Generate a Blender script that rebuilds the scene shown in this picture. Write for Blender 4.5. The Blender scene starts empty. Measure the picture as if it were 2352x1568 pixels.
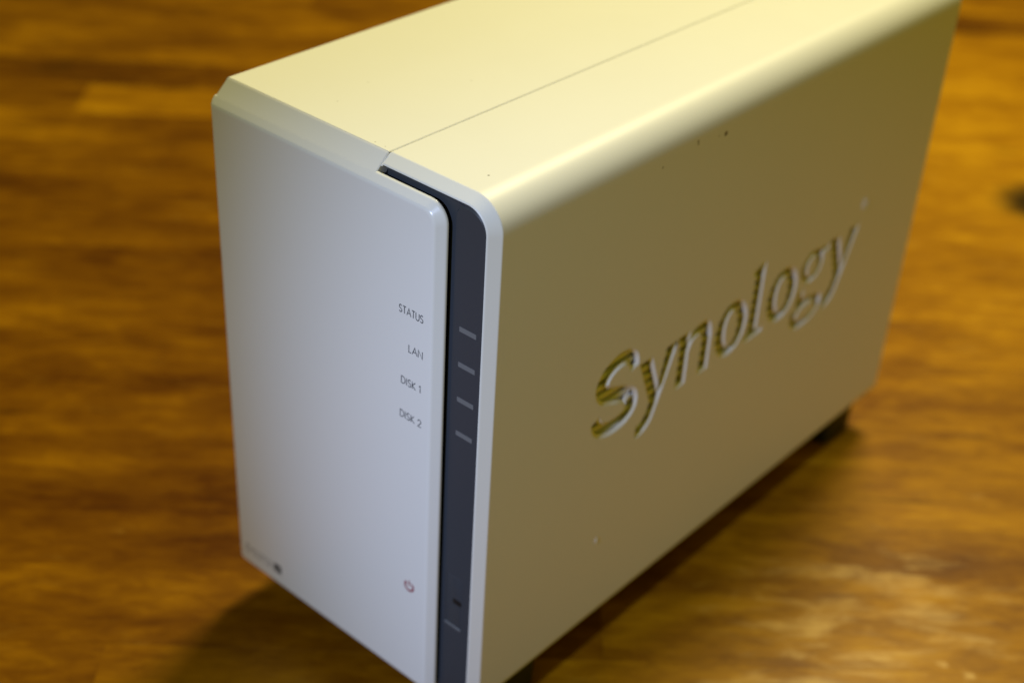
import bpy, bmesh, math, random
from mathutils import Vector, Matrix

scene = bpy.context.scene
COL = scene.collection
U = 0.00094          # one modelling unit (about a millimetre) in metres
Z0 = 18.5            # table surface lies this far below the modelling origin
D = 239.2            # depth of the case
H = 165.0            # top of the case
ZB = -2.72           # underside of the case
SEAM = 62.1
XL = -0.6             # left face of the case


def P(x, y, z):
    return Vector((x * U, y * U, (z + Z0) * U))


# ------------------------------------------------------------------ camera
cam_data = bpy.data.cameras.new('camera')
cam = bpy.data.objects.new('camera', cam_data)
COL.objects.link(cam)
RX = Vector((0.7473, 0.6627, 0.0492))
RY = Vector((0.3951, -0.3835, -0.8348))
RZ = Vector((-0.5343, 0.6432, -0.5484))
rot = Matrix((RX, -RY, -RZ)).transposed()
cam.matrix_world = Matrix.Translation(P(296.60, -224.14, 325.93)) @ rot.to_4x4()
cam_data.sensor_width = 23.5
cam_data.lens = 23.5 * 3368.8 / 2352.0
cam_data.clip_start = 0.02
cam_data.clip_end = 50.0
cam_data.dof.use_dof = True
cam_data.dof.focus_distance = 358 * U
cam_data.dof.aperture_fstop = 5.6
cam_data.dof.aperture_blades = 7
scene.camera = cam

# ------------------------------------------------------------------ world and lamps
world = bpy.data.worlds.new('World')
scene.world = world
world.use_nodes = True
bg = world.node_tree.nodes['Background']
bg.inputs['Color'].default_value = (1.0, 0.87, 0.06, 1)
bg.inputs['Strength'].default_value = 0.185


def aim(o, target):
    o.rotation_euler = (Vector(target) - o.location).to_track_quat('-Z', 'Y').to_euler()


lamp_d = bpy.data.lights.new('warm_lamp', 'AREA')
lamp_d.shape = 'DISK'
lamp_d.size = 0.36
lamp_d.energy = 16.6
lamp_d.color = (1.0, 0.88, 0.48)
lamp = bpy.data.objects.new('warm_lamp', lamp_d)
COL.objects.link(lamp)
lamp.location = (-0.125, 0.76, 1.13)
aim(lamp, (0.0, 0.25, 0.0))

cool_d = bpy.data.lights.new('cool_spot_lamp', 'SPOT')
cool_d.energy = 47.0
cool_d.color = (0.52, 0.645, 1.0)
cool_d.spot_size = math.radians(19)
cool_d.spot_blend = 1.0
cool_d.shadow_soft_size = 0.03
cool = bpy.data.objects.new('cool_spot_lamp', cool_d)
COL.objects.link(cool)
cool.location = (0.188, -0.95, 0.66)
aim(cool, (0.150, 0.04, 0.070))

scene.view_settings.view_transform = 'Standard'
scene.view_settings.look = 'None'
scene.view_settings.exposure = 0.0
scene.view_settings.gamma = 1.0
scene.render.engine = 'CYCLES'


# ------------------------------------------------------------------ materials
def new_mat(name):
    m = bpy.data.materials.new(name)
    m.use_nodes = True
    nt = m.node_tree
    return m, nt, nt.nodes['Principled BSDF']


class N:
    """small node-tree writer"""
    def __init__(self, nt):
        self.nt = nt

    def n(self, typ, **kw):
        nd = self.nt.nodes.new(typ)
        for k, v in kw.items():
            setattr(nd, k, v)
        return nd

    def l(self, a, b):
        self.nt.links.new(a, b)

    def math(self, op, a, b=None, c=None, clamp=False):
        nd = self.n('ShaderNodeMath', operation=op, use_clamp=clamp)
        for i, v in enumerate((a, b, c)):
            if v is None:
                continue
            if isinstance(v, (int, float)):
                nd.inputs[i].default_value = v
            else:
                self.l(v, nd.inputs[i])
        return nd.outputs[0]

    def mix(self, fac, a, b, blend='MIX'):
        nd = self.n('ShaderNodeMix', data_type='RGBA', blend_type=blend)
        for s, v in ((nd.inputs[0], fac), (nd.inputs[6], a), (nd.inputs[7], b)):
            if isinstance(v, (int, float)):
                s.default_value = v
            elif isinstance(v, tuple):
                s.default_value = v if len(v) == 4 else v + (1,)
            else:
                self.l(v, s)
        return nd.outputs[2]

    def noise(self, vec, scale, detail=2.0, rough=0.5, dist=0.0):
        nd = self.n('ShaderNodeTexNoise')
        nd.inputs['Scale'].default_value = scale
        nd.inputs['Detail'].default_value = detail
        nd.inputs['Roughness'].default_value = rough
        nd.inputs['Distortion'].default_value = dist
        if vec is not None:
            self.l(vec, nd.inputs['Vector'])
        return nd.outputs['Fac']

    def mapping(self, vec, scale=(1, 1, 1), loc=(0, 0, 0), rot=(0, 0, 0)):
        nd = self.n('ShaderNodeMapping')
        nd.inputs['Scale'].default_value = scale
        nd.inputs['Location'].default_value = loc
        nd.inputs['Rotation'].default_value = rot
        self.l(vec, nd.inputs['Vector'])
        return nd.outputs[0]

    def ramp(self, fac, lo, hi):
        nd = self.n('ShaderNodeMapRange')
        nd.interpolation_type = 'SMOOTHSTEP'
        nd.inputs['From Min'].default_value = lo
        nd.inputs['From Max'].default_value = hi
        self.l(fac, nd.inputs['Value'])
        return nd.outputs[0]

    def spot(self, pos, centre, radius, soft=0.5):
        """1 inside a small ball round centre, else 0"""
        nd = self.n('ShaderNodeVectorMath', operation='DISTANCE')
        self.l(pos, nd.inputs[0])
        nd.inputs[1].default_value = centre
        mr = self.n('ShaderNodeMapRange')
        mr.inputs['From Min'].default_value = radius * (1 - soft)
        mr.inputs['From Max'].default_value = radius
        mr.inputs['To Min'].default_value = 1
        mr.inputs['To Max'].default_value = 0
        self.l(nd.outputs['Value'], mr.inputs['Value'])
        return mr.outputs[0]


def plastic(name, base, rough, specks=()):
    m, nt, b = new_mat(name)
    w = N(nt)
    tc = w.n('ShaderNodeTexCoord')
    obj = tc.outputs['Object']
    cloud = w.noise(obj, 28, 3)
    col = w.mix(w.math('MULTIPLY', cloud, 0.16), base, tuple(c * 0.86 for c in base))
    # a little settled dust and faint smears
    dust = w.ramp(w.noise(obj, 900, 2, 0.7), 0.70, 0.80)
    zone = w.ramp(w.noise(obj, 35, 2), 0.45, 0.70)
    col = w.mix(w.math('MULTIPLY', w.math('MULTIPLY', dust, zone), 0.16), col, (0.30, 0.27, 0.20))
    for (c, r, strength) in specks:
        s = w.spot(obj, tuple(P(*c)), r * U, 0.6)
        col = w.mix(w.math('MULTIPLY', s, strength), col, (0.045, 0.03, 0.012))
    w.l(col, b.inputs['Base Color'])
    smear = w.noise(w.mapping(obj, (1, 1, 1)), 55, 4, 0.6)
    w.l(w.math('MULTIPLY_ADD', smear, 0.10, rough - 0.05), b.inputs['Roughness'])
    peel = w.noise(obj, 260, 1)
    bp = w.n('ShaderNodeBump')
    bp.inputs['Strength'].default_value = 0.02
    bp.inputs['Distance'].default_value = 0.0004
    w.l(peel, bp.inputs['Height'])
    w.l(bp.outputs[0], b.inputs['Normal'])
    b.inputs['IOR'].default_value = 1.48
    return m


SPECKS = [((87.5, 15.1, 165), 0.42, 0.75), ((93.3, 19.5, 164.4), 0.22, 0.5),
          ((55.8, 7.8, 165), 0.3, 0.45), ((59.3, 7.9, 165), 0.28, 0.4),
          ((31.6, 17.5, 165), 0.35, 0.35), ((46.1, 53.6, 165), 0.5, 0.18),
          ((100, 100.4, 153.1), 1.0, 0.95), ((100, 86.7, 155.1), 0.75, 0.55), ((100, 87.0, 154.2), 0.6, 0.45),
          ((100, 96.9, 153.4), 0.6, 0.25), ((100, 71.0, 152.6), 0.55, 0.5), ((28, 32, 165), 0.6, 0.12)]
M_WHITE = plastic('white_gloss_plastic', (0.80, 0.80, 0.78), 0.45, SPECKS)
M_DOOR = plastic('white_front_plastic', (0.80, 0.80, 0.79), 0.24)
M_SLATE = plastic('slate_plastic', (0.041, 0.048, 0.060), 0.38)
M_LED = plastic('grey_light_window', (0.15, 0.155, 0.165), 0.45)  # light windows, and the painted highlight below the button
M_BLACK = plastic('black_plastic', (0.006, 0.006, 0.007), 0.5)
M_RUBBER = plastic('dark_rubber', (0.014, 0.015, 0.018), 0.62)
M_INK = plastic('grey_print', (0.075, 0.08, 0.095), 0.5)
M_INKSOFT = plastic('pale_grey_print', (0.17, 0.17, 0.17), 0.5)
M_BADGE = plastic('dark_grey_print', (0.07, 0.075, 0.085), 0.5)
M_RED = plastic('red_print', (0.30, 0.045, 0.07), 0.5)

GA = math.atan2(0.6627, 0.7473)        # direction of the wood grain on the table
GD = Vector((math.cos(GA), math.sin(GA)))
GN = Vector((-math.sin(GA), math.cos(GA)))


def table_point(g, n):
    """modelling coordinates of a table point from grain (g) and cross-grain (n) positions"""
    return (GD.x * g + GN.x * n, GD.y * g + GN.y * n)


def wood():
    m, nt, b = new_mat('varnished_wood')
    w = N(nt)
    geo = w.n('ShaderNodeNewGeometry')
    tc = w.n('ShaderNodeTexCoord')
    info = w.n('ShaderNodeObjectInfo')
    obj = tc.outputs['Object']
    # every plank reads its own piece of grain
    off = w.n('ShaderNodeVectorMath', operation='SCALE')
    comb = w.n('ShaderNodeCombineXYZ')
    w.l(info.outputs['Random'], comb.inputs[0])
    w.l(w.math('MULTIPLY', info.outputs['Random'], 7.31), comb.inputs[1])
    w.l(w.math('MULTIPLY', info.outputs['Random'], 3.77), comb.inputs[2])
    w.l(comb.outputs[0], off.inputs[0])
    off.inputs['Scale'].default_value = 40.0
    add = w.n('ShaderNodeVectorMath', operation='ADD')
    w.l(obj, add.inputs[0])
    w.l(off.outputs[0], add.inputs[1])
    v = add.outputs[0]
    streak = w.noise(w.mapping(v, (6, 75, 40)), 1.0, 4, 0.55, 0.6)
    band = w.noise(w.mapping(v, (11, 36, 20)), 1.0, 3, 0.55, 0.5)
    mottle = w.noise(w.mapping(v, (60, 170, 60)), 1.0, 5, 0.68, 0.4)
    fibre = w.noise(w.mapping(v, (40, 900, 60)), 1.0, 2, 0.6)
    tone = info.outputs['Color']
    sep = w.n('ShaderNodeSeparateColor')
    w.l(tone, sep.inputs[0])
    t = sep.outputs[0]                    # tone of the plank, written on the object
    f = w.math('ADD', w.math('MULTIPLY', streak, 0.2), w.math('MULTIPLY', band, 0.72))
    f = w.math('ADD', f, w.math('MULTIPLY', mottle, 0.62))
    f = w.math('ADD', f, w.math('MULTIPLY', fibre, 0.12))
    blotch = w.noise(w.mapping(w.mapping(geo.outputs['Position'], (1, 1, 0), (0, 0, 0), (0, 0, -GA)), (8, 19, 0), (4.3, 1.7, 0)), 1.0, 4, 0.6, 1.2)
    f = w.math('ADD', f, w.math('MULTIPLY', blotch, 0.62))
    f = w.math('SUBTRACT', f, 1.14)
    f = w.math('MULTIPLY', f, 1.0)
    f = w.math('ADD', f, t, clamp=True)
    cr = w.n('ShaderNodeValToRGB')
    e = cr.color_ramp.elements
    e[0].position = 0.0
    e[0].color = (0.030, 0.0085, 0.0008, 1)
    e[1].position = 1.0
    e[1].color = (0.50, 0.25, 0.005, 1)
    for pos, c in ((0.25, (0.090, 0.0250, 0.0007, 1)), (0.5, (0.185, 0.069, 0.0010, 1)), (0.75, (0.33, 0.143, 0.0018, 1))):
        k = e.new(pos)
        k.color = c
    w.l(f, cr.inputs[0])
    col = cr.outputs[0]
    # dark flecks drawn out along the grain
    fleck = w.ramp(w.noise(w.mapping(v, (16, 120, 40), (3, 1, 0)), 1.0, 2, 0.5, 0.4), 0.66, 0.78)
    col = w.mix(w.math('MULTIPLY', fleck, 0.55), col, (0.035, 0.0095, 0.0008))
    # one dark knot with swirling grain
    pos = geo.outputs['Position']
    kx, ky = 67.0, 474.0
    kc = P(kx, ky, -Z0)
    kd = w.n('ShaderNodeVectorMath', operation='DISTANCE')
    kn = w.mapping(pos, (1, 1, 0))
    w.l(kn, kd.inputs[0])
    kd.inputs[1].default_value = (kc.x, kc.y, 0)
    warp = w.math('MULTIPLY_ADD', w.noise(pos, 70, 2), 0.012, kd.outputs['Value'])
    kmask = w.math('SUBTRACT', 1.0, w.ramp(warp, 0.016, 0.034))
    col = w.mix(w.math('MULTIPLY', kmask, 0.95), col, (0.010, 0.004, 0.0008))
    # varnish: glossy, with matt scuffed patches and the lamp's glint painted on them
    p2 = w.mapping(pos, (1, 1, 0), (0, 0, 0), (0, 0, -GA))
    wv = w.n('ShaderNodeTexNoise')
    wv.inputs['Scale'].default_value = 75
    wv.inputs['Detail'].default_value = 4
    w.l(p2, wv.inputs['Vector'])
    wo = w.n('ShaderNodeVectorMath', operation='MULTIPLY_ADD')
    w.l(wv.outputs['Color'], wo.inputs[0])
    wo.inputs[1].default_value = (0.022, 0.012, 0)
    wo.inputs[2].default_value = (-0.011, -0.006, 0)
    pw = w.n('ShaderNodeVectorMath', operation='ADD')
    w.l(p2, pw.inputs[0])
    w.l(wo.outputs[0], pw.inputs[1])
    worn_glint_n = w.noise(w.mapping(p2, (38, 120, 1)), 1.0, 6, 0.68, 0.5)
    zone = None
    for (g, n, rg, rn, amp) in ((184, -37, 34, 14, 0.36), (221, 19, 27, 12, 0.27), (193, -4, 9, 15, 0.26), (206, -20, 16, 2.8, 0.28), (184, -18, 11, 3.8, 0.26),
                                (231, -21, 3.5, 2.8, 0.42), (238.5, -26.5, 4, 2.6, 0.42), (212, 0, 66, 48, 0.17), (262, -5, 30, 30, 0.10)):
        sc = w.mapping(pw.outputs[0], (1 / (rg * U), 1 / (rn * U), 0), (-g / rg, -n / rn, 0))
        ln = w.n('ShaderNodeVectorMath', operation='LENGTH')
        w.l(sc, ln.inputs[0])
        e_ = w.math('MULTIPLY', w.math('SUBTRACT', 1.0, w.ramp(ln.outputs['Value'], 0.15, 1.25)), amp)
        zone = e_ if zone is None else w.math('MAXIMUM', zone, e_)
    worn_glint = w.ramp(w.math('ADD', worn_glint_n, zone), 0.58, 0.95)
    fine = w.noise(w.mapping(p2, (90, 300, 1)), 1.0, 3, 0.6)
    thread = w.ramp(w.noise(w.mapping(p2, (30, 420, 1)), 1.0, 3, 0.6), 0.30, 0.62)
    worn_glint = w.math('MULTIPLY', worn_glint, w.math('MULTIPLY_ADD', thread, 0.68, 0.32))
    col = w.mix(w.math('MULTIPLY', worn_glint, 0.88), col, (0.52, 0.28, 0.02))  # paler colour on the worn patches stands in for lamp glint
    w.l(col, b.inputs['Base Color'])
    rough = w.math('MULTIPLY_ADD', worn_glint, 0.16, 0.34)
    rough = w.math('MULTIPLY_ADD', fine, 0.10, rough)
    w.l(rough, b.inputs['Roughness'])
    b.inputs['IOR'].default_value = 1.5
    w.l(w.math('MULTIPLY_ADD', worn_glint, 0.5, 0.12), b.inputs['Specular IOR Level'])
    bp = w.n('ShaderNodeBump')
    bp.inputs['Strength'].default_value = 0.25
    bp.inputs['Distance'].default_value = 0.0006
    w.l(w.math('ADD', w.math('MULTIPLY', streak, 0.6), w.math('MULTIPLY', fibre, 0.25)), bp.inputs['Height'])
    w.l(bp.outputs[0], b.inputs['Normal'])
    return m


M_WOOD = wood()


# ------------------------------------------------------------------ helpers
def link(name, bm, mat, parent=None, smooth=32):
    me = bpy.data.meshes.new(name)
    bmesh.ops.recalc_face_normals(bm, faces=bm.faces)
    bm.to_mesh(me)
    bm.free()
    if smooth:
        me.shade_smooth()
        me.set_sharp_from_angle(angle=math.radians(smooth))
    for mm in (mat if isinstance(mat, (list, tuple)) else [mat]):
        me.materials.append(mm)
    o = bpy.data.objects.new(name, me)
    COL.objects.link(o)
    if parent is not None:
        o.parent = parent
        o.matrix_parent_inverse = parent.matrix_world.inverted()
    return o


def empty(name, loc, label, category):
    o = bpy.data.objects.new(name, None)
    o.empty_display_size = 0.02
    o.location = loc
    o['label'] = label
    o['category'] = category
    COL.objects.link(o)
    bpy.context.view_layer.update()
    return o


def loft(bm, rings, close_ring=True, cap0=False, cap1=False, skip=None):
    """rings: lists of points (modelling units), joined by quads"""
    vs = [[bm.verts.new(P(*p)) for p in r] for r in rings]
    n = len(rings[0])
    for i in range(len(rings) - 1):
        for j in range(n if close_ring else n - 1):
            if skip and skip(i, j):
                continue
            k = (j + 1) % n
            bm.faces.new((vs[i][j], vs[i][k], vs[i + 1][k], vs[i + 1][j]))
    if cap0:
        bm.faces.new(vs[0])
    if cap1:
        bm.faces.new(vs[-1])
    return vs


def arc(cx, cz, r, a0, a1, n):
    return [(cx + r * math.cos(math.radians(a0 + (a1 - a0) * i / n)),
             cz + r * math.sin(math.radians(a0 + (a1 - a0) * i / n))) for i in range(n + 1)]


def rounded_rect(x0, z0, x1, z1, r, n=6):
    """r = radii of (bottom left, bottom right, top right, top left)"""
    a, b, c, d = [max(v, 0.02) for v in r]
    return (arc(x0 + a, z0 + a, a, 180, 270, n) + arc(x1 - b, z0 + b, b, 270, 360, n)
            + arc(x1 - c, z1 - c, c, 0, 90, n) + arc(x0 + d, z1 - d, d, 90, 180, n))


def fillet(pts, radii, n=4):
    """open 2-D path with its inner corners rounded"""
    out = [pts[0]]
    for i in range(1, len(pts) - 1):
        r = radii[i - 1]
        p, a, b = Vector(pts[i]), Vector(pts[i - 1]), Vector(pts[i + 1])
        u, v = (a - p), (b - p)
        lu, lv = u.length, v.length
        u.normalize()
        v.normalize()
        ang = u.angle(v)
        t = min(r / math.tan(ang / 2), lu * 0.45, lv * 0.45)
        p0, p1 = p + u * t, p + v * t
        out.append(tuple(p + u * t * 1.08))
        for k in range(n + 1):
            s = k / n
            q = p0 * (1 - s) ** 2 + p * 2 * s * (1 - s) + p1 * s ** 2
            out.append(tuple(q))
        out.append(tuple(p + v * t * 1.08))
    out.append(pts[-1])
    return out


def catmull(pts, n=8, closed=True):
    """smooth contour; a point given as (x, y, 1) is a corner"""
    m = len(pts)
    out = []
    for i in range(m if closed else m - 1):
        p1, p2 = pts[i], pts[(i + 1) % m]
        p0 = pts[i - 1] if (closed or i > 0) else p1
        p3 = pts[(i + 2) % m] if (closed or i + 2 < m) else p2
        c1, c2 = len(p1) > 2, len(p2) > 2
        a, b = Vector(p1[:2]), Vector(p2[:2])
        if c1 and c2:
            out.append(tuple(a))
            continue
        t1 = (b - a) if c1 else (b - Vector(p0[:2])) * 0.5
        t2 = (b - a) if c2 else (Vector(p3[:2]) - a) * 0.5
        for k in range(n):
            s = k / n
            h = (a * (2 * s ** 3 - 3 * s ** 2 + 1) + t1 * (s ** 3 - 2 * s ** 2 + s)
                 + b * (-2 * s ** 3 + 3 * s ** 2) + t2 * (s ** 3 - s ** 2))
            out.append(tuple(h))
    if not closed:
        out.append(tuple(pts[-1][:2]))
    return out


def ellipse(cx, cz, rx, rz, n=40, tilt=0.0):
    t = math.radians(tilt)
    out = []
    for i in range(n):
        a = 2 * math.pi * i / n
        x, z = rx * math.cos(a), rz * math.sin(a)
        out.append((cx + x * math.cos(t) - z * math.sin(t), cz + x * math.sin(t) + z * math.cos(t)))
    return out


def thick_stroke(pts, widths, n=8):
    """closed outline of a stroke of varying width along a smooth centre line"""
    c = catmull(pts, n, closed=False)
    m = len(c)
    left, right = [], []
    for i, p in enumerate(c):
        a = Vector(c[max(i - 1, 0)])
        b = Vector(c[min(i + 1, m - 1)])
        d = (b - a).normalized()
        nrm = Vector((-d.y, d.x))
        s = i / (m - 1) * (len(widths) - 1)
        k = min(int(s), len(widths) - 2)
        wd = widths[k] * (1 - (s - k)) + widths[k + 1] * (s - k)
        left.append(tuple(Vector(p) + nrm * wd / 2))
        right.append(tuple(Vector(p) - nrm * wd / 2))
    return left + right[::-1]


def filled(contours, bevel, extrude, bevel_res=0):
    """verts and faces of a flat plate with holes whose edges are bevelled"""
    cu = bpy.data.curves.new('plate_outline', 'CURVE')
    cu.dimensions = '2D'
    cu.fill_mode = 'BOTH'
    cu.bevel_depth = bevel
    cu.bevel_resolution = bevel_res
    cu.extrude = extrude
    for c in contours:
        s = cu.splines.new('POLY')
        s.points.add(len(c) - 1)
        for q, (x, y) in zip(s.points, c):
            q.co = (x, y, 0, 1)
        s.use_cyclic_u = True
    o = bpy.data.objects.new('plate_outline', cu)
    COL.objects.link(o)
    dg = bpy.context.evaluated_depsgraph_get()
    me = bpy.data.meshes.new_from_object(o.evaluated_get(dg))
    verts = [tuple(v.co) for v in me.vertices]
    faces = [tuple(p.vertices) for p in me.polygons]
    bpy.data.objects.remove(o)
    bpy.data.curves.remove(cu)
    bpy.data.meshes.remove(me)
    return verts, faces


def add_mesh(bm, verts, faces, fn):
    vs = [bm.verts.new(P(*fn(v))) for v in verts]
    for f in faces:
        try:
            bm.faces.new([vs[i] for i in f])
        except ValueError:
            pass


# ------------------------------------------------------------------ table: glued staves
table = empty('wooden_table', (0, 0, 0), 'glossy brown wooden table top of glued staves under the white box', 'table')
rng = random.Random(11)
ROW_W, ROW_0 = 35.9, 11.0


def plank(g0, g1, n0, n1, tone):
    bm = bmesh.new()
    e = 0.05
    top, dz = -Z0, rng.uniform(-0.03, 0.0)
    cg, cn = (g0 + g1) / 2, (n0 + n1) / 2
    hx, hy = (g1 - g0) / 2 - 0.005, (n1 - n0) / 2 - 0.005
    rings = [(hx, hy, -30), (hx, hy, -e), (hx - e, hy - e, 0)]
    vs = []
    for (x, y, z) in rings:
        vs.append([bm.verts.new((sx * x * U, sy * y * U, z * U)) for sx, sy in ((-1, -1), (1, -1), (1, 1), (-1, 1))])
    for i in range(2):
        for j in range(4):
            k = (j + 1) % 4
            bm.faces.new((vs[i][j], vs[i][k], vs[i + 1][k], vs[i + 1][j]))
    bm.faces.new(vs[2])
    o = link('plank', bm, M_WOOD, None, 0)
    px, py = table_point(cg, cn)
    o.location = (px * U, py * U, dz * U)
    o.rotation_euler = (0, 0, GA)
    o.parent = table
    o.color = (tone, 0, 0, 1)
    return o


# rows with stave ends and tones read off, right-hand lamplight painted into tones: row -> [(end along the grain, tone), ...]
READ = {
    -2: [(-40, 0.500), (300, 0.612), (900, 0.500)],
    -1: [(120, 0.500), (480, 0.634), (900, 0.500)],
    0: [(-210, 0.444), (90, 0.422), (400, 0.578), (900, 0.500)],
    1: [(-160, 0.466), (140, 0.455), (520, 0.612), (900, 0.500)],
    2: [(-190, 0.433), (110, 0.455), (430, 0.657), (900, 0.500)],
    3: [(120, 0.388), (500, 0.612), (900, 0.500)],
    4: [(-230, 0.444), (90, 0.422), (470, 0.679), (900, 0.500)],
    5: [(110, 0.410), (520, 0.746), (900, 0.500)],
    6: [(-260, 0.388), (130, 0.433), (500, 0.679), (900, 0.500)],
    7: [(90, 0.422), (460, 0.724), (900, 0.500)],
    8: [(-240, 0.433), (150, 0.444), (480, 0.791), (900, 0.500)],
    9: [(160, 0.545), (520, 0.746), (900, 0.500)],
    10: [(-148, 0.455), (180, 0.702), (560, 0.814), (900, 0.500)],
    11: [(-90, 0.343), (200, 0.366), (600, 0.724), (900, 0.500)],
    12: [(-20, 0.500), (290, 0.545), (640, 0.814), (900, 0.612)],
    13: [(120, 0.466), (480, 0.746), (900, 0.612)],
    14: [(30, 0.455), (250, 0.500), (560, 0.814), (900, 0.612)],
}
for row in range(-7, 27):
    n0 = ROW_0 + (row - 0) * ROW_W
    n1 = n0 + ROW_W
    if row in READ:
        ends = READ[row]
        g = -620.0
    else:
        g = -620.0 - rng.uniform(0, 200)
        ends = []
        q = g
        while q < 880:
            q += rng.uniform(260, 430)
            ends.append((q, rng.uniform(0.36, 0.62)))
    first = True
    for (q, tone) in ends:
        # long blanks are made up of shorter staves
        plank(g, q, n0, n1, tone)
        g = q

# ------------------------------------------------------------------ the box
case = empty('network_storage_box', P(50, 110, -Z0),
             'white glossy two-disk network storage box with slate light strip standing on the table', 'storage box')

# --- right casing: a bent sheet with chamfered front rim and cut-out lettering
SIDE_Z0, SIDE_Z1, SIDE_Y0, SIDE_Y1 = 4.0, 150.0, 14.0, 232.0
RT, RB = 9.0, 2.6


def casing_profile(o):
    rt, rb = max(RT - o, 0.3), max(RB - o, 0.3)
    x1, z1, zb = 100.0 - o, H - o, ZB + o * 0.3
    pts = [(SEAM + 0.45, z1), (SEAM + 0.9, z1), (75.0, z1), (x1 - rt - 1.5, z1)]
    pts += arc(x1 - rt, z1 - rt, rt, 90, 0, 28)
    pts += [(x1, z1 - rt - 1.5), (x1, SIDE_Z1), (x1, SIDE_Z0), (x1, zb + rb + 0.8)]
    pts += arc(x1 - rb, zb + rb, rb, 0, -90, 10)
    pts += [(80.0, zb), (SEAM + 0.45, zb)]
    return pts


bm = bmesh.new()
path = fillet([(0, SIDE_Y0), (0, 7.0), (2.65, 3.45), (2.95, 9.5)], [0.9, 0.35], 5)
path = [(0, D), (0, D - 1.0), (0, SIDE_Y1)] + path
rings = [[(x, y, z) for (x, z) in casing_profile(o)] for (o, y) in path]
ref = casing_profile(0)
side_j = [j for j in range(len(ref) - 1) if abs(ref[j][1] - SIDE_Z1) < 1e-6 and abs(ref[j + 1][1] - SIDE_Z0) < 1e-6][0]
side_i = [i for i in range(len(path) - 1) if path[i][1] == SIDE_Y1 and path[i + 1][1] == SIDE_Y0][0]
vs = loft(bm, rings, close_ring=False, skip=lambda i, j: i == side_i and j == side_j)
# thickness along the seam edge on top
for i in range(len(path) - 1):
    (oa, ya), (ob, yb) = path[i], path[i + 1]
    q = [[bm.verts.new(P(SEAM + dx, y, H - o - dz)) for dx, dz in ((0.45, 0.0), (0.4, 0.35), (0.1, 0.5), (-2.0, 0.5))] for o, y in ((oa, ya), (ob, yb))]
    for j in range(3):
        bm.faces.new((q[0][j], q[0][j + 1], q[1][j + 1], q[1][j]))

# lettering, drawn in (y, z): it is cut through the side as air vents
S_ = thick_stroke([(68.6, 89.2), (67.6, 92.6), (64.6, 94.9), (60.4, 95.2), (56.0, 93.4), (53.6, 90.0), (54.8, 86.6), (59.0, 84.2),
                   (64.0, 82.2), (67.9, 79.4), (68.6, 76.0), (66.0, 73.4), (61.5, 72.5), (56.6, 73.2), (53.2, 75.4), (51.6, 78.6)],
                  [4.0, 5.2, 5.6, 5.8, 6.2, 6.4, 6.3, 6.2, 6.1, 5.8, 5.6, 5.2, 4.0])


def letter_y(dy, s=1.0):
    pts = [(70.9, 89.1, 1), (77.3, 89.1, 1), (82.0, 77.3, 1), (84.4, 89.1, 1), (90.4, 89.1, 1), (81.9, 68.2), (79.6, 64.0), (76.4, 61.7),
           (72.5, 61.2, 1), (72.5, 65.8, 1), (75.0, 66.6), (76.6, 68.4), (78.1, 71.8, 1)]
    return catmull([(p[0] * 1.0 + dy,) + tuple(p[1:]) for p in pts], 6)


N_ = catmull([(91.2, 70.1, 1), (91.2, 86.6, 1), (89.6, 88.7, 1), (90.2, 89.6, 1), (96.2, 89.6, 1), (96.4, 87.2, 1), (99.0, 89.3), (102.8, 90.1),
              (106.6, 88.6), (108.3, 84.2), (108.4, 80, 1), (108.4, 70.1, 1), (103.1, 70.1, 1), (103.1, 82.0, 1), (102.4, 84.9), (100.2, 85.9),
              (97.8, 84.8), (96.5, 82.0, 1), (96.5, 70.1, 1)], 6)
L_ = [(128.6, 69.9), (139.2, 69.9), (139.2, 72.5), (135.7, 73.0), (135.7, 98.1), (134.2, 98.1), (128.8, 96.6), (128.8, 95.0), (130.2, 94.4),
      (130.2, 73.0), (128.6, 72.5)]
G_TOP = catmull([(160.0, 83.2), (161.4, 87.2), (165.4, 89.6), (169.4, 89.4), (171.4, 88.7, 1), (176.4, 89.0, 1), (176.4, 86.3, 1), (173.4, 85.9, 1),
                 (173.6, 82.6), (171.8, 79.0), (167.2, 77.0), (162.4, 78.6)], 6)
G_LOW = catmull([(157.4, 65.0), (158.0, 67.6), (160.6, 69.6, 1), (159.8, 72.2), (160.9, 75.4, 1), (164.3, 76.2, 1), (163.8, 73.6), (165.4, 71.6),
                 (170.0, 71.0), (175.4, 69.8), (177.2, 66.4), (174.8, 62.4), (168.6, 60.0), (161.2, 60.4)], 6)
plate = [(SIDE_Y0, SIDE_Z0), (SIDE_Y1, SIDE_Z0), (SIDE_Y1, SIDE_Z1), (SIDE_Y0, SIDE_Z1)]
contours = [plate, S_, letter_y(0), N_, ellipse(119.7, 79.8, 8.8, 10.2), ellipse(119.7, 79.8, 3.3, 6.4, 36, 6), L_,
            ellipse(149.1, 79.8, 8.9, 10.2), ellipse(149.1, 79.8, 3.4, 6.4, 36, 6), G_TOP, ellipse(166.9, 83.4, 3.0, 3.5, 28),
            G_LOW, ellipse(167.4, 65.6, 5.6, 2.6, 32), letter_y(105.6)]
BV, EX = 1.2, 0.04
verts, faces = filled(contours, BV, EX)
add_mesh(bm, verts, faces, lambda v: (100.0 + (v[2] - BV - EX) * 0.58, v[0], v[1]))
# a small moulding bump low on the side
bump = [[(100.0 - 0.05 + 0.22 * math.cos(a), 58.5 + 0.7 * math.sin(a) * math.cos(b), 30.2 + 1.3 * math.sin(a) * math.sin(b))
         for b in [2 * math.pi * k / 12 for k in range(12)]] for a in (0.02, 0.5, 1.0, 1.57)]
loft(bm, bump, cap0=True)
right_casing = link('right_casing', bm, M_WHITE, case)

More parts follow.
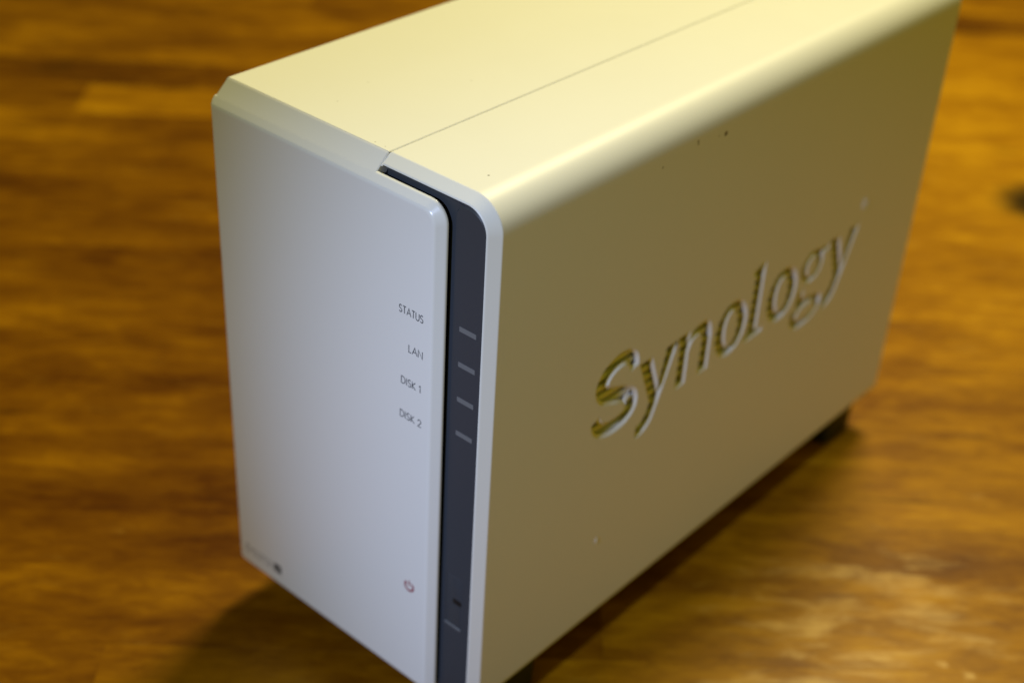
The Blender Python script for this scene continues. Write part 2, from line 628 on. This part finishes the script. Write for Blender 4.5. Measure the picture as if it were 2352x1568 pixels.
# slats inside, seen through the letters
for k in range(12):
    z = 59.6 + k * 3.55
    b2 = bmesh.new()
    sec = rounded_rect(96.5, z - 1.08, 98.52, z + 1.08, (0.3,) * 4, 2)
    loft(b2, [[(x, yy, zz) for x, zz in sec] for yy in (44, 202)], cap0=True, cap1=True)
    link('vent_slat', b2, M_WHITE, right_casing)
# the dark frame of the drive cage behind the slats
b2 = bmesh.new()
for (x, y, z) in ((88.0, 10.0, 5.0),):
    loft(b2, [[(x, y, z), (x, D - 8, z), (x, D - 8, 150), (x, y, 150)], [(x - 1.2, y, z), (x - 1.2, D - 8, z), (x - 1.2, D - 8, 150), (x - 1.2, y, 150)]],
         cap0=True, cap1=True)
link('drive_cage', b2, M_BLACK, case, 0)

# the small registered mark beside the last letter
def ribbon(bm, pts, width, put, closed=False, thick=0.05):
    """flat stroke along a polyline with mitred joints; put(u, v, t) gives modelling coordinates"""
    m = len(pts)
    L, Rr = [], []
    for i in range(m):
        p = Vector(pts[i])
        a = Vector(pts[i - 1]) if (closed or i > 0) else p
        c = Vector(pts[(i + 1) % m]) if (closed or i < m - 1) else p
        d1 = (p - a).normalized() if (p - a).length > 1e-6 else (c - p).normalized()
        d2 = (c - p).normalized() if (c - p).length > 1e-6 else d1
        n1 = Vector((-d1.y, d1.x))
        n2 = Vector((-d2.y, d2.x))
        nn = (n1 + n2).normalized()
        k = width / 2 / max(nn.dot(n1), 0.5)
        L.append(p + nn * k)
        Rr.append(p - nn * k)
    rings = []
    for a, b in zip(L, Rr):
        rings.append([put(a.x, a.y, 0), put(b.x, b.y, 0), put(b.x, b.y, -thick * 2), put(a.x, a.y, -thick * 2)])
    vs = [[bm.verts.new(P(*q)) for q in r] for r in rings]
    cnt = m if closed else m - 1
    for i in range(cnt):
        j = (i + 1) % m
        for q in range(4):
            r = (q + 1) % 4
            bm.faces.new((vs[i][q], vs[i][r], vs[j][r], vs[j][q]))
    if not closed:
        bm.faces.new(vs[0])
        bm.faces.new(vs[-1])


b2 = bmesh.new()
side = lambda u, v, t: (100.12 + t, u, v)
ribbon(b2, ellipse(197.6, 95.6, 2.1, 2.1, 24), 0.5, side, True, 0.1)
ribbon(b2, [(196.8, 94.4), (196.8, 96.8), (197.9, 96.8), (198.4, 96.3), (197.9, 95.7), (196.9, 95.7)], 0.45, side, False, 0.1)
ribbon(b2, [(197.6, 95.6), (198.5, 94.4)], 0.45, side, False, 0.1)
link('registered_mark', b2, M_WHITE, right_casing)

# --- left casing
def left_profile():
    pts = [(SEAM - 0.15, H - 0.48), (SEAM - 0.15, H - 0.2), (SEAM - 0.35, H), (30.0, H)]
    pts += arc(XL + 1.5, H - 1.5, 1.5, 90, 180, 6)
    pts += arc(XL + 2.6, ZB + 2.6, 2.6, 180, 270, 6)
    pts += [(SEAM, ZB)]
    return pts


CY = 6.6


def z_ch(y):
    return 158.9 + (H - 158.9) * y / CY


bm = bmesh.new()
loft(bm, [[(x, y, z) for x, z in left_profile()] for y in (CY, CY + 1, D - 1, D)], close_ring=False)
link('left_casing', bm, M_WHITE, case)

# --- front panel: door with a chamfer at top and right, rounded at left and bottom
bm = bmesh.new()
XD, ZD = 86.35, 160.95


def o_cham(y):
    pts = [(0, 3.1), (0.02, 2.72), (0.08, 2.44), (0.2, 2.16), (0.45, 1.86), (1.85, 0.36), (2.05, 0.16), (2.25, 0.04), (2.45, 0.0), (9, 0.0)]
    for (a, b), (c, d) in zip(pts, pts[1:]):
        if a <= y <= c:
            return b + (d - b) * (y - a) / (c - a)
    return 0


def o_round(y, r=1.9):
    return r - math.sqrt(max(r * r - (r - min(y, r)) ** 2, 0))


ys = [0, 0.02, 0.08, 0.2, 0.45, 0.52, 1.1, 1.78, 1.85, 2.05, 2.25, 2.45, 2.75]
rings = []
for y in ys:
    oc, orr, ob = o_cham(y), o_round(y), o_round(y, 1.9)
    rings.append([(x, y, z) for x, z in rounded_rect(XL + orr, ZB + ob, XD - oc, ZD - oc * 0.93,
                                                      (1.2, 2.5, max(5.8 - oc * 0.8, 1), 0.6), 10)])
loft(bm, rings, cap0=True, cap1=True)
# upper half of the chamfer, left of the slit
yy0 = 2.0
sec = [(yy0, z_ch(yy0) + 0.02), (CY - 0.5, z_ch(CY - 0.5) + 0.02), (CY - 0.22, H - 0.16), (CY + 0.1, H - 0.03), (CY + 0.5, H), (CY + 0.5, H - 3.0), (3.8, 157.0), (yy0, 157.0)]
rings = []
for k in range(9):
    th = math.radians(90 * k / 6) if k < 6 else math.radians(90)
    dr = 1.5 - 1.5 * math.sin(th)
    x = XL + 1.5 - 1.5 * math.cos(th) if k < 7 else (SEAM - 0.4 if k == 7 else SEAM - 0.15)
    if k == 8:
        dr = 0.22
    rings.append([(x, y + 0.66 * dr * (z > 159 and y < CY - 0.4), z - (0.75 if y < CY - 0.4 else 1.0) * dr * (z > 159)) for y, z in sec])
loft(bm, rings, cap0=True, cap1=True)
# back wall that closes the door against the casing, set back under the lip
loft(bm, [[(x, y, z) for x, z in rounded_rect(XL + 0.05, ZB + 0.05, 60.0, 158.0, (1.0, 0.3, 0.3, 0.3), 2)] for y in (2.75, CY + 0.4)], cap0=True, cap1=True)
front_panel = link('front_panel', bm, M_DOOR, case, 24)

# --- dark liner set back under the lip of the door
bm = bmesh.new()
loft(bm, [[(x, y, z) for x, z in rounded_rect(58.0, ZB + 1.5, XD - 1.6, ZD - 1.2, (0.3, 0.3, 4.0, 0.3), 6)] for y in (2.78, 7.5)], cap0=True, cap1=True)
link('gap_liner', bm, M_BLACK, case)

# --- slate light strip: an L-shaped plate under the rim, a raised face on it
bm = bmesh.new()
YB, YF = 4.3, 3.85
ell = ([(63.9, 160.3), (80.5, 160.3)] + arc(80.75, 155.3, 5.0, 85, 0, 8) + [(85.75, ZB + 0.6), (97.6, ZB + 0.6)]
       + arc(91.2, 156.3, 6.4, 0, 90, 8) + [(63.9, 162.7)])
verts, faces = filled([ell], 0.15, 0.6)
add_mesh(bm, verts, faces, lambda v: (v[0], YB + 0.75 - v[2], v[1]))
# a thin ridge that runs along under the top rim
rp = fillet([(64.6, 161.75), (90.4, 161.75), (96.9, 155.0)], [7.0], 8)
ribbon(bm, rp, 0.3, lambda u, v, t: (u, YB - 0.15 - t, v), False, 0.15)
strip = link('light_strip', bm, M_SLATE, case)
bm = bmesh.new()
loft(bm, [[(x, y, z) for x, z in rounded_rect(60.0, ZB + 1.0, 97.6, 162.6, (0.3, 0.3, 6.3, 0.3), 8)] for y in (7.6, 8.5)], cap0=True, cap1=True)
link('gap_back', bm, M_BLACK, case)
XR = 87.7
bm = bmesh.new()
outer = rounded_rect(XR, ZB + 1.0, 97.33, 161.2, (0.3, 0.3, 5.4, 3.2), 8)
hole = rounded_rect(XR + 0.55, 26.6, 94.6, 45.6, (0.2, 0.4, 2.0, 0.2), 5)
verts, faces = filled([outer, hole], 0.42, 0.05)
add_mesh(bm, verts, faces, lambda v: (v[0], YF + 0.47 - v[2], v[1]))
strip_face = link('strip_face', bm, M_SLATE, strip)
for z in (127.2, 116.6, 105.8, 95.0):
    b2 = bmesh.new()
    loft(b2, [[(x, y, zz) for x, zz in rounded_rect(89.95, z - 0.74, 95.65, z + 0.74, (0.08,) * 4, 2)] for y in (YF - 0.04, 4.2)], cap0=True)
    link('indicator_light', b2, M_LED, strip, 0)
# power button with its dark slot
b2 = bmesh.new()
loft(b2, [[(x, y, zz) for x, zz in rounded_rect(XR + 0.2 + o, 26.75 + o, 94.4 - o, 45.4 - o, (0.3, 0.4, 1.8, 0.3), 5)]
          for y, o in ((YF + 0.14, 0.3), (YF + 0.24, 0.06), (4.9, 0.0))], cap0=True)
button = link('power_button', b2, M_SLATE, strip)
b2 = bmesh.new()
loft(b2, [[(x, y, zz) for x, zz in rounded_rect(91.0, 35.3, 94.2, 37.1, (0.4,) * 4, 4)] for y in (YF + 0.11, 4.4)], cap0=True)
link('button_slot', b2, M_BLACK, strip, 0)

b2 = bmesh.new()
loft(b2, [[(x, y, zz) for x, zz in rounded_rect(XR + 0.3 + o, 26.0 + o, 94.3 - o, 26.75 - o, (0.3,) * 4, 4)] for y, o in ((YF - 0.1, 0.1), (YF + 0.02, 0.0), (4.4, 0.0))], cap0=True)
link('button_highlight', b2, M_LED, strip)  # added ridge, its paler grey stands in for a highlight below the button

# --- back panel
bm = bmesh.new()
loft(bm, [[(x, y, z) for x, z in rounded_rect(XL + 0.3, ZB + 0.3, 99.7, H - 0.3, (2.4, 2.4, 8.7, 1.3), 8)] for y in (D - 2.5, D - 0.6)], cap0=True, cap1=True)
link('back_panel', bm, M_WHITE, case)

# --- rubber feet
foot_mesh = None
for (fx, fy) in ((88.0, 29.0), (88.5, 221.0), (12.0, 29.0), (12.0, 221.0)):
    if foot_mesh is None:
        bm = bmesh.new()
        loft(bm, [[(x, y, z) for x, y in rounded_rect(-8.5 + o, -9.3 + o, 8.5 - o, 9.3 - o, (2.2,) * 4, 4)]
                  for z, o in ((0.5 - Z0 - (-Z0) - Z0, 0.5), (0.0, 0.2), (ZB + 0.6, 0.0))][:0] or
             [[(x, y, z) for x, y in rounded_rect(-8.5 + o, -9.3 + o, 8.5 - o, 9.3 - o, (2.2,) * 4, 4)]
              for z, o in ((-Z0, 1.0), (-Z0 + 0.7, 0.4), (-Z0 + 4.0, 0.2), (ZB + 0.6, 0.0))], cap0=True, cap1=True)
        o = link('foot', bm, M_RUBBER, None, 40)
        foot_mesh = o.data
    else:
        o = bpy.data.objects.new('foot', foot_mesh)
        COL.objects.link(o)
    o.location = (fx * U, fy * U, 0)
    o.parent = case
    o.matrix_parent_inverse = case.matrix_world.inverted()

# --- printing on the door: thin stroke letters
def glyph(ch):
    a = lambda cx, cy, rx, ry, t0, t1, n=10: [(cx + rx * math.cos(math.radians(t0 + (t1 - t0) * i / n)),
                                              cy + ry * math.sin(math.radians(t0 + (t1 - t0) * i / n))) for i in range(n + 1)]
    g = {
        'S': (0.56, [a(0.28, 0.75, 0.21, 0.25, 25, 255, 10)[:-1] + [(0.28, 0.5)] + a(0.28, 0.25, 0.24, 0.25, 75, -155, 10)]),
        'T': (0.56, [[(0, 1), (0.56, 1)], [(0.28, 1), (0.28, 0)]]),
        'A': (0.74, [[(0, 0), (0.37, 1), (0.74, 0)], [(0.14, 0.34), (0.6, 0.34)]]),
        'U': (0.62, [[(0.02, 1), (0.02, 0.32)] + a(0.31, 0.31, 0.29, 0.31, 180, 360, 10) + [(0.6, 1)]]),
        'L': (0.42, [[(0.03, 1), (0.03, 0), (0.42, 0)]]),
        'N': (0.70, [[(0.03, 0), (0.03, 1), (0.67, 0), (0.67, 1)]]),
        'D': (0.68, [[(0.03, 0), (0.03, 1), (0.22, 1)] + a(0.2, 0.5, 0.46, 0.5, 85, -85, 12) + [(0.2, 0), (0.03, 0)]]),
        'I': (0.10, [[(0.05, 0), (0.05, 1)]]),
        'K': (0.56, [[(0.03, 0), (0.03, 1)], [(0.52, 1), (0.06, 0.5), (0.56, 0)]]),
        '1': (0.26, [[(0.0, 0.84), (0.2, 1), (0.2, 0)]]),
        '2': (0.56, [a(0.28, 0.72, 0.25, 0.28, 175, -25, 10) + [(0.02, 0), (0.56, 0)]]),
        'j': (0.24, [[(0.18, 0.7), (0.18, -0.05)] + a(0.02, -0.05, 0.16, 0.2, 0, -80, 6), [(0.18, 0.9), (0.18, 1.0)]]),
        ' ': (0.26, []),
    }
    return g[ch]


def print_text(name, text, x0, x1, z, h, stroke, mat, parent, y=-0.035):
    gap = 0.16
    total = sum(glyph(c)[0] for c in text) + gap * (len(text) - 1)
    sx = (x1 - x0) / total
    bm = bmesh.new()
    cur = x0
    for c in text:
        wd, strokes = glyph(c)
        for s in strokes:
            ribbon(bm, [(cur + u * sx, z + v * h) for u, v in s], stroke, lambda u, v, t: (u, y - t * 0.5, v), False, 0.03)
        cur += (wd + gap) * sx
    return link(name, bm, mat, parent, 0)


print_text('status_text', 'STATUS', 72.5, 81.1, 126.3, 2.15, 0.27, M_INK, front_panel)
print_text('network_text', 'LAN', 76.1, 81.1, 115.4, 2.2, 0.27, M_INK, front_panel)
print_text('disk_text', 'DISK 1', 73.5, 80.6, 104.6, 2.2, 0.27, M_INK, front_panel)
print_text('disk_text', 'DISK 2', 73.2, 81.0, 93.7, 2.2, 0.27, M_INK, front_panel)
print_text('model_text', 'DS212', 3.3, 15.6, 3.3, 2.4, 0.34, M_INKSOFT, front_panel)
bm = bmesh.new()
loft(bm, [[(x, y, z) for x, z in rounded_rect(16.9, 2.9, 20.5, 6.3, (0.5,) * 4, 4)] for y in (-0.03, 0.05)], cap0=True)
badge = link('model_badge', bm, M_BADGE, front_panel, 0)
print_text('badge_letter', 'j', 18.2, 19.0, 4.0, 1.6, 0.3, M_DOOR, front_panel, y=-0.07)
bm = bmesh.new()
ring = [(77.5 + 1.6 * math.sin(math.radians(t)), 35.3 + 1.6 * math.cos(math.radians(t))) for t in range(35, 326, 15)]
ribbon(bm, ring, 0.72, lambda u, v, t: (u, -0.035 - t * 0.5, v), False, 0.03)
ribbon(bm, [(77.5, 35.4), (77.5, 37.4)], 0.55, lambda u, v, t: (u, -0.035 - t * 0.5, v), False, 0.03)
link('power_symbol', bm, M_RED, front_panel, 0)
